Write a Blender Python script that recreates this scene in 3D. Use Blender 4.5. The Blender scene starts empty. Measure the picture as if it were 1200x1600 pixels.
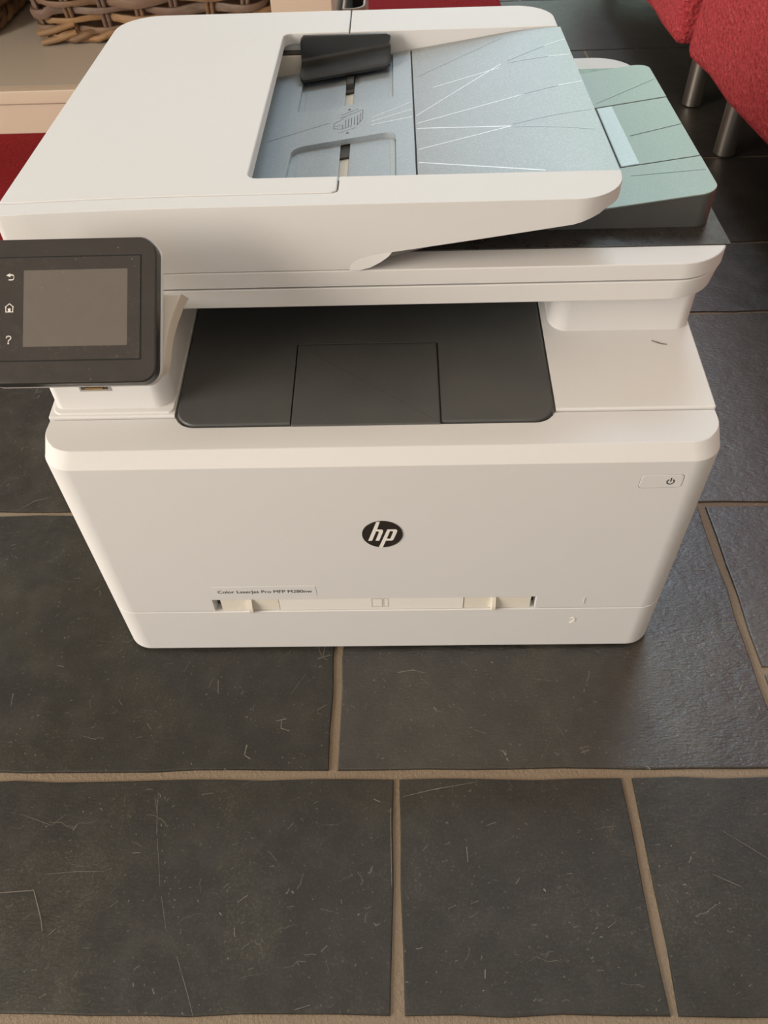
import bpy, bmesh, math, random
from mathutils import Vector, Matrix
random.seed(7)
D = bpy.data
SC = bpy.context.scene
COL = SC.collection
sin, cos, pi, rad = math.sin, math.cos, math.pi, math.radians

# ------------------------------------------------------------------ camera
F_PX, PITCH, YAW, ROLL = 1227.51, rad(48.578), rad(-2.0635), rad(2.337)
fwd = Vector((sin(YAW) * cos(PITCH), cos(YAW) * cos(PITCH), -sin(PITCH)))
rgt = Vector((cos(YAW), -sin(YAW), 0))
dwn = fwd.cross(rgt)
r2 = cos(ROLL) * rgt + sin(ROLL) * dwn
d2 = -sin(ROLL) * rgt + cos(ROLL) * dwn
cam_data = D.cameras.new('camera')
cam = D.objects.new('camera', cam_data)
COL.objects.link(cam)
m = Matrix((r2, -d2, -fwd)).transposed().to_4x4()
m.translation = Vector((0.01392, -0.3335, 0.54311))
cam.matrix_world = m
cam_data.sensor_fit = 'HORIZONTAL'
cam_data.sensor_width = 36.0
cam_data.lens = 36.0 * F_PX / 1200.0
cam_data.clip_start = 0.02
cam_data.dof.use_dof = True
cam_data.dof.focus_distance = 0.50
cam_data.dof.aperture_fstop = 40.0
SC.camera = cam

# ------------------------------------------------------------------ world, lights, exposure
world = D.worlds.new('world')
SC.world = world
world.use_nodes = True
wn = world.node_tree
wn.nodes.clear()
wo = wn.nodes.new('ShaderNodeOutputWorld')
wb = wn.nodes.new('ShaderNodeBackground')
wb.inputs['Color'].default_value = (0.80, 0.88, 1.0, 1)
wb.inputs['Strength'].default_value = 0.6
wn.links.new(wb.outputs[0], wo.inputs['Surface'])


def window_light(name, loc, target, sx, sy, power, color):
    l = D.lights.new(name, 'AREA')
    l.shape = 'RECTANGLE'
    l.size, l.size_y = sx, sy
    l.energy = power
    l.color = color
    o = D.objects.new(name, l)
    COL.objects.link(o)
    o.location = loc
    o.rotation_euler = (Vector(target) - Vector(loc)).to_track_quat('-Z', 'Y').to_euler()
    return o


# daylight coming in through the windows of the room (walls with these openings are built below)
window_light('daylight_back_left', (0.18, 3.47, 1.60), (0.18, 0, 1.5), 0.66, 2.20, 10, (0.72, 0.88, 1.0))
window_light('daylight_back_right', (0.97, 3.47, 1.60), (0.97, 0, 1.5), 0.74, 2.20, 11, (0.66, 1.0, 0.76))
window_light('daylight_rooflight', (0.70, 2.35, 2.96), (0.70, 2.35, 0), 1.20, 1.50, 53, (0.72, 0.87, 1.0))
window_light('daylight_front_left', (-2.27, -1.15, 1.06), (0, -1.15, 0.82), 1.5, 1.3, 101, (1.0, 0.90, 0.79))
SC.view_settings.view_transform = 'Standard'
SC.view_settings.look = 'None'
SC.view_settings.exposure = 0.0
SC.view_settings.gamma = 1.0
SC.view_settings.use_curve_mapping = False
SC.cycles.max_bounces = 10
SC.cycles.diffuse_bounces = 6
SC.cycles.use_denoising = True


# ------------------------------------------------------------------ material helpers
class N:
    def __init__(self, name):
        self.m = D.materials.new(name)
        self.m.use_nodes = True
        self.t = self.m.node_tree
        self.b = self.t.nodes['Principled BSDF']

    def new(self, typ, **kw):
        n = self.t.nodes.new(typ)
        for k, v in kw.items():
            if k in n.inputs.keys():
                n.inputs[k].default_value = v
            else:
                setattr(n, k, v)
        return n

    def link(self, a, b):
        self.t.links.new(a, b)

    def coord(self, scale=(1, 1, 1), out='Object', rot=(0, 0, 0)):
        c = self.new('ShaderNodeTexCoord')
        mp = self.new('ShaderNodeMapping')
        mp.inputs['Scale'].default_value = scale
        mp.inputs['Rotation'].default_value = rot
        self.link(c.outputs[out], mp.inputs['Vector'])
        return mp.outputs['Vector']

    def noise(self, vec, scale, detail=4, rough=0.55, dist=0.0):
        n = self.new('ShaderNodeTexNoise')
        n.inputs['Scale'].default_value = scale
        n.inputs['Detail'].default_value = detail
        n.inputs['Roughness'].default_value = rough
        n.inputs['Distortion'].default_value = dist
        self.link(vec, n.inputs['Vector'])
        return n.outputs['Fac']

    def ramp(self, fac, stops, interp='LINEAR'):
        r = self.new('ShaderNodeValToRGB')
        r.color_ramp.interpolation = interp
        e = r.color_ramp.elements
        while len(e) < len(stops):
            e.new(0.5)
        for i, (p, c) in enumerate(stops):
            e[i].position = p
            e[i].color = c if len(c) == 4 else (*c, 1)
        self.link(fac, r.inputs['Fac'])
        return r.outputs['Color']

    def mix(self, fac, a, b, mode='MIX'):
        x = self.new('ShaderNodeMix', data_type='RGBA', blend_type=mode)
        for i, v in ((0, fac), (6, a), (7, b)):
            if hasattr(v, 'is_linked'):
                self.link(v, x.inputs[i])
            elif i == 0:
                x.inputs[0].default_value = v
            else:
                x.inputs[i].default_value = (*v, 1) if len(v) == 3 else v
        return x.outputs[2]

    def math(self, op, a, b=0.0):
        x = self.new('ShaderNodeMath', operation=op)
        for i, v in ((0, a), (1, b)):
            if hasattr(v, 'is_linked'):
                self.link(v, x.inputs[i])
            else:
                x.inputs[i].default_value = v
        return x.outputs[0]

    def bump(self, h, strength=0.2, dist=0.001):
        b = self.new('ShaderNodeBump')
        b.inputs['Strength'].default_value = strength
        b.inputs['Distance'].default_value = dist
        self.link(h, b.inputs['Height'])
        self.link(b.outputs[0], self.b.inputs['Normal'])
        return b

    def set(self, **kw):
        names = {'color': 'Base Color', 'rough': 'Roughness', 'metal': 'Metallic', 'spec': 'Specular IOR Level',
                 'coat': 'Coat Weight', 'sheen': 'Sheen Weight'}
        for k, v in kw.items():
            i = self.b.inputs[names[k]]
            if hasattr(v, 'is_linked'):
                self.link(v, i)
            else:
                i.default_value = (*v, 1) if isinstance(v, tuple) and len(v) == 3 else v
        return self


def plastic(name, col, rough=0.42, grain=0.12, spec=0.5, speck=0.03):
    n = N(name)
    v = n.coord()
    f = n.noise(v, 1500, 2, 0.6)
    g = n.noise(v, 14, 3)
    c = n.mix(n.math('MULTIPLY', f, speck * 2), col, tuple(x * 0.6 for x in col))
    c = n.mix(n.math('MULTIPLY', g, 0.08), c, (0.62, 0.55, 0.42))
    n.set(color=c, rough=rough, spec=spec)
    n.bump(f, grain, 0.0003)
    return n.m


M_WHITE = plastic('white_plastic', (0.715, 0.712, 0.705), 0.58, spec=0.25)
M_WHITE2 = plastic('white_plastic_inner', (0.88, 0.85, 0.80), 0.5)
M_PAPERMARK = N('faint_paper_mark').set(color=(0.45, 0.40, 0.36), rough=0.6).m
M_CREAM = plastic('cream_plastic', (0.80, 0.755, 0.66), 0.5)
M_BEIGE = plastic('beige_plastic', (0.66, 0.60, 0.51), 0.5)
M_DARK = plastic('charcoal_plastic', (0.055, 0.059, 0.061), 0.42, 0.25)
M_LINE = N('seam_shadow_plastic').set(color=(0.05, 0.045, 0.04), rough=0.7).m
M_INK = N('black_print').set(color=(0.035, 0.033, 0.03), rough=0.5).m
M_GREYINK = N('grey_print').set(color=(0.14, 0.13, 0.12), rough=0.5).m
M_PALEINK = N('pale_icon_print').set(color=(0.72, 0.68, 0.62), rough=0.5).m
M_BADGE = N('badge_black').set(color=(0.028, 0.024, 0.02), rough=0.25).m


def dusty_black(name, col, rough, dust):
    n = N(name)
    v = n.coord()
    f = n.noise(v, 120, 5, 0.7)
    s = n.ramp(n.noise(v, 420, 2, 0.5), [(0.74, (0, 0, 0)), (0.80, (1, 1, 1))])
    c = n.mix(n.math('MULTIPLY', f, dust), col, (0.32, 0.29, 0.25))
    c = n.mix(n.math('MULTIPLY', s, 0.35), c, (0.45, 0.42, 0.38))
    n.set(color=c, rough=n.math('ADD', n.math('MULTIPLY', f, 0.25), rough), spec=0.5)
    return n.m


M_PANEL = dusty_black('dusty_black_bezel', (0.019, 0.016, 0.014), 0.22, 0.07)
M_GLASS = dusty_black('dusty_black_glass', (0.020, 0.017, 0.016), 0.12, 0.09)
M_SCREEN = dusty_black('grey_unlit_screen', (0.115, 0.100, 0.085), 0.22, 0.10)
M_GLOSS = dusty_black('glossy_black_lid', (0.020, 0.018, 0.017), 0.16, 0.13)  # heavier dust tone also paints a warm reflection into the black
M_GUIDE = dusty_black('black_guide_plastic', (0.016, 0.017, 0.017), 0.28, 0.03)


def silver(name, col, rough, metal, fleck=0.22):
    n = N(name)
    v = n.coord()
    f = n.noise(v, 1100, 2, 0.6)
    w = n.new('ShaderNodeTexVoronoi', Scale=1700.0)
    n.link(v, w.inputs['Vector'])
    sp = n.ramp(w.outputs['Color'], [(0.55, (0, 0, 0)), (0.95, (1, 1, 1))])
    c = n.mix(n.math('MULTIPLY', sp, fleck), col, (0.80, 0.82, 0.83))
    n.set(color=c, rough=rough, metal=metal)
    n.bump(f, 0.35, 0.0004)
    return n.m


M_SILVER = silver('silver_textured_tray', (0.32, 0.345, 0.35), 0.44, 0.35)
M_SILVER2 = silver('blue_grey_textured_tray', (0.37, 0.42, 0.455), 0.48, 0.3)
M_SILVERGREEN = silver('satin_silver_extension', (0.200, 0.226, 0.200), 0.36, 0.4, 0.07)
M_FLAPSTRIP = silver('bright_silver_bevel', (0.40, 0.44, 0.44), 0.42, 0.4)
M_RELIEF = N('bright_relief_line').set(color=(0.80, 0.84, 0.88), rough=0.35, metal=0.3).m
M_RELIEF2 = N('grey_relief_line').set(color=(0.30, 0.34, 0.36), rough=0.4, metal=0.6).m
M_CHROME = N('bright_metal_rim').set(color=(0.60, 0.58, 0.55), rough=0.3, metal=1.0).m
M_GOLD = N('brass_contacts').set(color=(0.45, 0.28, 0.10), rough=0.35, metal=1.0).m


# ------------------------------------------------------------------ object helpers
def weighted(o):
    w = o.modifiers.new('weighted_normals', 'WEIGHTED_NORMAL')
    w.keep_sharp = True
    w.weight = 50


def link(name, me, mat=None, parent=None):
    o = D.objects.new(name, me)
    COL.objects.link(o)
    if mat:
        me.materials.clear()
        me.materials.append(mat)
    weighted(o)
    if parent:
        o.parent = parent
        if parent.parent is None:   # parts hang from a thing's root; a part itself sits at the origin of its thing's frame
            o.matrix_parent_inverse = Matrix.Translation(-parent.location)
    return o


def finish(bm, angle=35):
    bmesh.ops.remove_doubles(bm, verts=bm.verts, dist=1e-7)
    bmesh.ops.recalc_face_normals(bm, faces=bm.faces)
    me = D.meshes.new('mesh')
    bm.to_mesh(me)
    bm.free()
    for p in me.polygons:
        p.use_smooth = True
    me.set_sharp_from_angle(angle=rad(angle))
    return me


def empty(name, loc, label=None, cat=None, group=None):
    o = D.objects.new(name, None)
    COL.objects.link(o)
    o.location = loc
    o.empty_display_size = 0.05
    tag(o, label, cat, group)
    return o


def tag(o, label=None, cat=None, group=None, kind=None):
    if label:
        o['label'] = label
    if cat:
        o['category'] = cat
    if group:
        o['group'] = group
    if kind:
        o['kind'] = kind
    return o


def arc(cx, cy, r, a0, a1, n=8):
    return [(cx + r * cos(a0 + (a1 - a0) * i / n), cy + r * sin(a0 + (a1 - a0) * i / n)) for i in range(n + 1)]


def rrect(x0, x1, y0, y1, r, n=8):
    """CCW rounded rectangle; r = one radius or (front-left, front-right, back-right, back-left)."""
    if not isinstance(r, (tuple, list)):
        r = (r,) * 4
    out = []
    for (cx, cy, a, q) in ((x0 + r[0], y0 + r[0], pi, r[0]), (x1 - r[1], y0 + r[1], 1.5 * pi, r[1]),
                           (x1 - r[2], y1 - r[2], 0, r[2]), (x0 + r[3], y1 - r[3], pi / 2, r[3])):
        out += arc(cx, cy, max(q, 1e-6), a, a + pi / 2, n if q > 1e-4 else 1)
    return out


def round_poly(pts, radii, n=6):
    """Polygon with each corner rounded by its own radius."""
    out = []
    k = len(pts)
    for i, p in enumerate(pts):
        r = radii[i] if isinstance(radii, (list, tuple)) else radii
        a, b = Vector(pts[i - 1]), Vector(pts[(i + 1) % k])
        p = Vector(p)
        if r < 1e-6:
            out.append(tuple(p))
            continue
        da, db = (a - p).normalized(), (b - p).normalized()
        half = da.angle(db) / 2
        t = min(r / math.tan(half), (a - p).length * 0.499, (b - p).length * 0.499)
        q0, q1 = p + da * t, p + db * t
        for j in range(n + 1):
            s = j / n
            out.append(tuple((1 - s) ** 2 * q0 + 2 * s * (1 - s) * p + s * s * q1))
    return out


def inset(pts, d):
    """Offset a CCW polygon inwards by d (small)."""
    out = []
    k = len(pts)
    for i in range(k):
        p0, p, p1 = Vector(pts[i - 1]), Vector(pts[i]), Vector(pts[(i + 1) % k])
        e0, e1 = (p - p0), (p1 - p)
        if e0.length < 1e-9:
            e0 = e1
        if e1.length < 1e-9:
            e1 = e0
        n0 = Vector((-e0.y, e0.x)).normalized()
        n1 = Vector((-e1.y, e1.x)).normalized()
        nn = (n0 + n1)
        nn = nn / max(nn.length_squared / 2, 0.5)
        out.append(tuple(p + nn * d))
    return out


def loft(rings, cap0=True, cap1=True, bm=None):
    bm = bm or bmesh.new()
    vs = [[bm.verts.new(p) for p in r] for r in rings]
    n = len(rings[0])
    for a, b in zip(vs, vs[1:]):
        for i in range(n):
            j = (i + 1) % n
            bm.faces.new((a[i], a[j], b[j], b[i]))
    if cap0:
        bm.faces.new(vs[0][::-1])
    if cap1:
        bm.faces.new(vs[-1])
    return bm


def slab(pts, z0, z1, bev=0.0008, bev0=0.0, fz0=None, fz1=None, seg=3):
    """Prism over outline pts with rounded top (bev) and bottom (bev0) edges; fz* give z offsets by (x, y)."""
    rings = []
    f0 = fz0 or (lambda x, y: 0)
    f1 = fz1 or (lambda x, y: 0)
    if bev0 > 0:
        for i in range(seg):
            a = i / seg * pi / 2
            q = inset(pts, bev0 * (1 - sin(a)))
            rings.append([(x, y, z0 + bev0 * (1 - cos(a)) + f0(x, y)) for x, y in q])
        rings.append([(x, y, z0 + bev0 + f0(x, y)) for x, y in pts])
    else:
        rings.append([(x, y, z0 + f0(x, y)) for x, y in pts])
    if bev > 0:
        rings.append([(x, y, z1 - bev + f1(x, y)) for x, y in pts])
        for i in range(1, seg + 1):
            a = i / seg * pi / 2
            q = inset(pts, bev * (1 - cos(a)))
            rings.append([(x, y, z1 - bev + bev * sin(a) + f1(x, y)) for x, y in q])
    else:
        rings.append([(x, y, z1 + f1(x, y)) for x, y in pts])
    return loft(rings)


def box(x0, x1, y0, y1, z0, z1, bev=0.0, seg=2, bm=None):
    b = bm or bmesh.new()
    v = [b.verts.new((x, y, z)) for z in (z0, z1) for (x, y) in ((x0, y0), (x1, y0), (x1, y1), (x0, y1))]
    fs = [b.faces.new([v[i] for i in f]) for f in
          ((3, 2, 1, 0), (4, 5, 6, 7), (0, 1, 5, 4), (1, 2, 6, 5), (2, 3, 7, 6), (3, 0, 4, 7))]
    if bev > 0:
        es = list({e for f in fs for e in f.edges})
        bmesh.ops.bevel(b, geom=es, offset=bev, segments=seg, affect='EDGES', profile=0.5)
    return b


def shape2d(outlines, depth=0.0, bevel=0.0):
    """Filled plate with holes from closed 2D outlines (even-odd), in the XY plane, thickness 2*depth."""
    cu = D.curves.new('outline', 'CURVE')
    cu.dimensions = '2D'
    cu.fill_mode = 'BOTH'
    cu.extrude = depth
    cu.bevel_depth = bevel
    cu.bevel_resolution = 1
    for o in outlines:
        s = cu.splines.new('POLY')
        s.points.add(len(o) - 1)
        for p, q in zip(s.points, o):
            p.co = (q[0], q[1], 0, 1)
        s.use_cyclic_u = True
    return curve_mesh(cu)


def curve_mesh(cu):
    t = D.objects.new('outline', cu)
    COL.objects.link(t)
    dg = bpy.context.evaluated_depsgraph_get()
    me = D.meshes.new_from_object(t.evaluated_get(dg))
    D.objects.remove(t)
    D.curves.remove(cu)
    return me


def text_mesh(s, width=None, height=None, depth=0.0, shear=0.0, bold=0.0, space=1.0):
    cu = D.curves.new('lettering', 'FONT')
    cu.body = s
    cu.align_x = 'LEFT'
    cu.extrude = depth * 0
    cu.shear = shear
    cu.offset = bold
    cu.space_character = space
    me = curve_mesh(cu)
    xs = [v.co.x for v in me.vertices]
    ys = [v.co.y for v in me.vertices]
    w, h = max(xs) - min(xs), max(ys) - min(ys)
    sx = width / w if width else height / h
    sy = height / h if height else sx
    for v in me.vertices:
        v.co.x = (v.co.x - min(xs)) * sx
        v.co.y = (v.co.y - min(ys)) * sy
    if depth:
        bm = bmesh.new()
        bm.from_mesh(me)
        r = bmesh.ops.extrude_face_region(bm, geom=bm.faces[:])
        for v in r['geom']:
            if isinstance(v, bmesh.types.BMVert):
                v.co.z += depth
        bmesh.ops.recalc_face_normals(bm, faces=bm.faces)
        bm.to_mesh(me)
        bm.free()
    return me


def xform(me, mat):
    me.transform(mat)
    me.update()
    return me


# upright plate: local x -> X, local y -> Z, local z -> -Y (towards the camera)
UPRIGHT = Matrix(((1, 0, 0, 0), (0, 0, -1, 0), (0, 1, 0, 0), (0, 0, 0, 1)))


def upright(me, x=0.0, y=0.0, z=0.0):
    return xform(me, Matrix.Translation((x, y, z)) @ UPRIGHT)


def cut(o, cutter_bm):
    me = finish(cutter_bm)
    c = D.objects.new('cutter', me)
    COL.objects.link(c)
    md = o.modifiers.new('cut', 'BOOLEAN')
    md.operation = 'DIFFERENCE'
    md.solver = 'EXACT'
    md.object = c
    # evaluate with both in plain world space
    pm = o.parent
    dg = bpy.context.evaluated_depsgraph_get()
    new = D.meshes.new_from_object(o.evaluated_get(dg))
    o.modifiers.clear()
    o.data = new
    D.objects.remove(c)
    for p in new.polygons:
        p.use_smooth = True
    new.set_sharp_from_angle(angle=rad(35))
    return o


def obj(name, bm, mat, parent=None, angle=35):
    return link(name, finish(bm, angle), mat, parent)


def tube(path, r, sides=6, bm=None, closed=False, rx=None):
    """Tube along a 3D path; rx = (in-plane factor, vertical factor) flattens it."""
    bm = bm or bmesh.new()
    k = len(path)
    rings = []
    for i, p in enumerate(path):
        p = Vector(p)
        a = Vector(path[i - 1]) if (i or closed) else p
        b = Vector(path[(i + 1) % k]) if (i < k - 1 or closed) else p
        t = (b - a).normalized()
        up = Vector((0, 0, 1)) if abs(t.z) < 0.9 else Vector((0, 1, 0))
        s = t.cross(up).normalized()
        u = s.cross(t).normalized()
        rr = r[i] if isinstance(r, (list, tuple)) else r
        fx, fy = rx or (1, 1)
        rings.append([bm.verts.new(p + s * cos(2 * pi * j / sides) * rr * fx + u * sin(2 * pi * j / sides) * rr * fy)
                      for j in range(sides)])
    for i in range(k if closed else k - 1):
        A, B = rings[i], rings[(i + 1) % k]
        for j in range(sides):
            q = (j + 1) % sides
            bm.faces.new((A[j], A[q], B[q], B[j]))
    if not closed:
        bm.faces.new(rings[0][::-1])
        bm.faces.new(rings[-1])
    return bm


# ------------------------------------------------------------------ room shell
def wall_material(name, col):
    n = N(name)
    f = n.noise(n.coord(), 30, 5)
    n.set(color=n.mix(n.math('MULTIPLY', f, 0.15), col, tuple(c * 0.85 for c in col)), rough=0.85)
    n.bump(f, 0.1, 0.002)
    return n.m


M_WALL = wall_material('cream_wall_paint', (0.74, 0.68, 0.60))
M_CEIL = wall_material('ceiling_paint', (0.78, 0.74, 0.68))
M_FRAME = wall_material('white_window_frame', (0.78, 0.77, 0.74))
RX0, RX1, RY0, RY1, RH = -2.2, 2.6, -2.8, 3.4, 2.9


def wall(name, axis, at, thick, a0, a1, holes):
    """Wall slab across axis at 'at', from a0 to a1, with rectangular openings (lo, hi, z0, z1)."""
    bm = bmesh.new()

    def piece(lo, hi, z0, z1):
        if hi - lo < 1e-4 or z1 - z0 < 1e-4:
            return
        if axis == 'y':
            box(lo, hi, at, at + thick, z0, z1, bm=bm)
        else:
            box(at, at + thick, lo, hi, z0, z1, bm=bm)
    cur = a0
    for lo, hi, z0, z1 in sorted(holes):
        piece(cur, lo, 0, RH)
        piece(lo, hi, 0, z0)
        piece(lo, hi, z1, RH)
        cur = hi
    piece(cur, a1, 0, RH)
    return tag(obj(name, bm, M_WALL), kind='structure')


H_B = [(-0.17, 0.53, 0.48, 2.72), (0.58, 1.36, 0.48, 2.72)]
H_L = [(-1.92, -0.38, 0.39, 1.73)]
wall('wall_back', 'y', RY1, 0.15, RX0, RX1, H_B)
wall('wall_left', 'x', RX0 - 0.15, 0.15, RY0, RY1, H_L)
wall('wall_right', 'x', RX1, 0.15, RY0, RY1, [])
wall('wall_front', 'y', RY0 - 0.15, 0.15, RX0, RX1, [(-1.2, 1.2, 0.0, 2.1)])
bm = bmesh.new()   # ceiling with a rooflight opening
for (a, b, c, d) in ((RX0, 0.09, RY0, RY1), (1.31, RX1, RY0, RY1), (0.09, 1.31, RY0, 1.58), (0.09, 1.31, 3.12, RY1)):
    box(a, b, c, d, RH, RH + 0.1, bm=bm)
tag(obj('ceiling', bm, M_CEIL), kind='structure')
for i, (axis, (lo, hi, z0, z1)) in enumerate([('y', H_B[0]), ('y', H_B[1]), ('x', H_L[0])]):
    bm = bmesh.new()
    t = 0.05
    for (a, b, c, d) in ((lo, hi, z0, z0 + t), (lo, hi, z1 - t, z1), (lo, lo + t, z0 + t, z1 - t), (hi - t, hi, z0 + t, z1 - t)):
        if axis == 'y':
            box(a, b, RY1 + 0.02, RY1 + 0.06, c, d, bm=bm)
        else:
            box(RX0 - 0.06, RX0 - 0.02, a, b, c, d, bm=bm)
    tag(obj('window_%d' % (i + 1), bm, M_FRAME), kind='structure')


# ------------------------------------------------------------------ slate floor
def slate(name, tint, streak_rot, chips=1.0, spec=0.5, r0=0.36, bump=0.4):
    n = N(name)
    v = n.coord(out='Object')
    big = n.noise(v, 5, 6, 0.62, 0.4)
    mid = n.noise(v, 42, 6, 0.68, 0.3)
    base = n.ramp(big, [(0.25, tuple(c * 0.78 for c in tint)), (0.55, tint),
                        (0.80, (tint[0] * 1.30, tint[1] * 1.34, tint[2] * 1.32))])
    brown = n.ramp(n.noise(v, 7.5, 5, 0.6, 0.8), [(0.52, (0, 0, 0)), (0.75, (1, 1, 1))])
    base = n.mix(n.math('MULTIPLY', brown, 0.35), base, (0.060, 0.050, 0.034))
    base = n.mix(n.math('MULTIPLY', n.ramp(mid, [(0.45, (0, 0, 0)), (0.8, (1, 1, 1))]), 0.35), base, (0.075, 0.07, 0.06))

    # short scratches and chips, each in its own cell with its own direction
    wob = n.new('ShaderNodeVectorMath', operation='SCALE', Scale=0.010)
    wn_ = n.new('ShaderNodeTexNoise', Scale=90.0, Detail=2.0)
    n.link(v, wn_.inputs['Vector'])
    n.link(wn_.outputs['Color'], wob.inputs[0])
    wv = n.new('ShaderNodeVectorMath', operation='ADD')
    n.link(v, wv.inputs[0])
    n.link(wob.outputs[0], wv.inputs[1])

    def marks(scale, length, width, keep, off, lean):
        ad = n.new('ShaderNodeVectorMath', operation='ADD')
        n.link(wv.outputs[0], ad.inputs[0])
        ad.inputs[1].default_value = (off, off * 1.7, 0)
        fl_ = n.new('ShaderNodeVectorMath', operation='MULTIPLY')
        n.link(ad.outputs[0], fl_.inputs[0])
        fl_.inputs[1].default_value = (1, 1, 0)
        vo = n.new('ShaderNodeTexVoronoi', Scale=scale, Randomness=1.0)
        vo.voronoi_dimensions = '2D'
        n.link(fl_.outputs[0], vo.inputs['Vector'])
        df = n.new('ShaderNodeVectorMath', operation='SUBTRACT')
        n.link(fl_.outputs[0], df.inputs[0])
        n.link(vo.outputs['Position'], df.inputs[1])
        sc_ = n.new('ShaderNodeSeparateColor')
        n.link(vo.outputs['Color'], sc_.inputs[0])
        rt = n.new('ShaderNodeVectorRotate', rotation_type='Z_AXIS')
        n.link(df.outputs[0], rt.inputs['Vector'])
        n.link(n.math('ADD', n.math('MULTIPLY', sc_.outputs[0], 3.14 if lean is None else 0.9), 0.0 if lean is None else lean), rt.inputs['Angle'])
        sx = n.new('ShaderNodeSeparateXYZ')
        n.link(rt.outputs[0], sx.inputs[0])
        ln = n.math('MULTIPLY', n.math('ADD', sc_.outputs[1], 0.3), length)
        u = n.math('LESS_THAN', n.math('ABSOLUTE', sx.outputs[0]), ln)
        w_ = n.new('ShaderNodeMapRange')
        n.link(n.math('ABSOLUTE', sx.outputs[1]), w_.inputs['Value'])
        for k, q in (('From Min', width * 0.4), ('From Max', width), ('To Min', 1.0), ('To Max', 0.0)):
            w_.inputs[k].default_value = q
        on = n.math('GREATER_THAN', sc_.outputs[2], 1.0 - keep)
        return n.math('MULTIPLY', n.math('MULTIPLY', u, w_.outputs[0]), n.math('MULTIPLY', on, sc_.outputs[1]))
    st = n.math('ADD', n.math('ADD', marks(48, 0.0034, 0.00026, 0.22, 0.0, None), marks(80, 0.0017, 0.00036, 0.24, 3.1, streak_rot)),
                n.math('ADD', marks(210, 0.0005, 0.00042, 0.34, 7.7, None), marks(34, 0.0075, 0.00020, 0.30, 5.3, streak_rot + 0.4)))
    st = n.math('MINIMUM', n.math('MULTIPLY', st, n.ramp(n.noise(v, 18, 3, 0.6), [(0.38, (0.25, 0.25, 0.25)), (0.62, (1, 1, 1))])), 1.0)
    fine = n.ramp(n.noise(v, 620, 3, 0.7), [(0.50, (0, 0, 0)), (0.74, (1, 1, 1))])
    cloud = n.ramp(n.noise(v, 13, 5, 0.7, 0.5), [(0.50, (0, 0, 0)), (0.72, (1, 1, 1))])
    c = n.mix(n.math('MULTIPLY', n.math('MULTIPLY', fine, n.math('ADD', n.math('MULTIPLY', cloud, 0.7), 0.3)), 0.55 * chips), base, (0.15, 0.135, 0.10))
    c = n.mix(n.math('MULTIPLY', cloud, 0.22), c, (0.078, 0.072, 0.050))
    c = n.mix(n.math('MULTIPLY', st, 0.50 * chips), c, (0.30, 0.285, 0.24))
    h = n.math('ADD', n.math('MULTIPLY', mid, 0.6), n.math('MULTIPLY', n.noise(n.coord((1, 3, 1), 'Object', (0, 0, streak_rot)), 160, 3, 0.6), 0.35))
    n.set(color=c, rough=n.math('ADD', n.math('MULTIPLY', mid, 0.28), r0), spec=spec)
    n.bump(h, bump, 0.0018)
    return n.m


SLATES = [slate('slate_charcoal', (0.019, 0.0175, 0.015), 0.3, 1.25, 1.0, 0.28, 0.9), slate('slate_brown_black', (0.024, 0.020, 0.0165), 1.4),
          slate('slate_green_grey', (0.022, 0.0215, 0.018), 2.2), slate('slate_blue_grey', (0.042, 0.039, 0.035), 0.1, 1.3, 1.0, 0.30, 0.85),
          slate('slate_olive_grey', (0.056, 0.051, 0.038), 0.8, 1.2, 1.0, 0.30, 0.85)]  # olive slate is paler, part of the right-hand sheen is put into its tint
gn = N('sandy_grout')
gv = gn.coord()
gn.set(color=gn.mix(gn.noise(gv, 160, 5, 0.7), gn.mix(gn.noise(gv, 12, 3), (0.20, 0.150, 0.100), (0.33, 0.26, 0.185)), (0.24, 0.185, 0.13)), rough=0.9)
gn.bump(gn.noise(gv, 420, 4, 0.7), 0.7, 0.002)
floor = tag(obj('floor', box(RX0, RX1, RY0, RY1, -0.03, -0.0022), gn.m), kind='structure')

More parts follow.
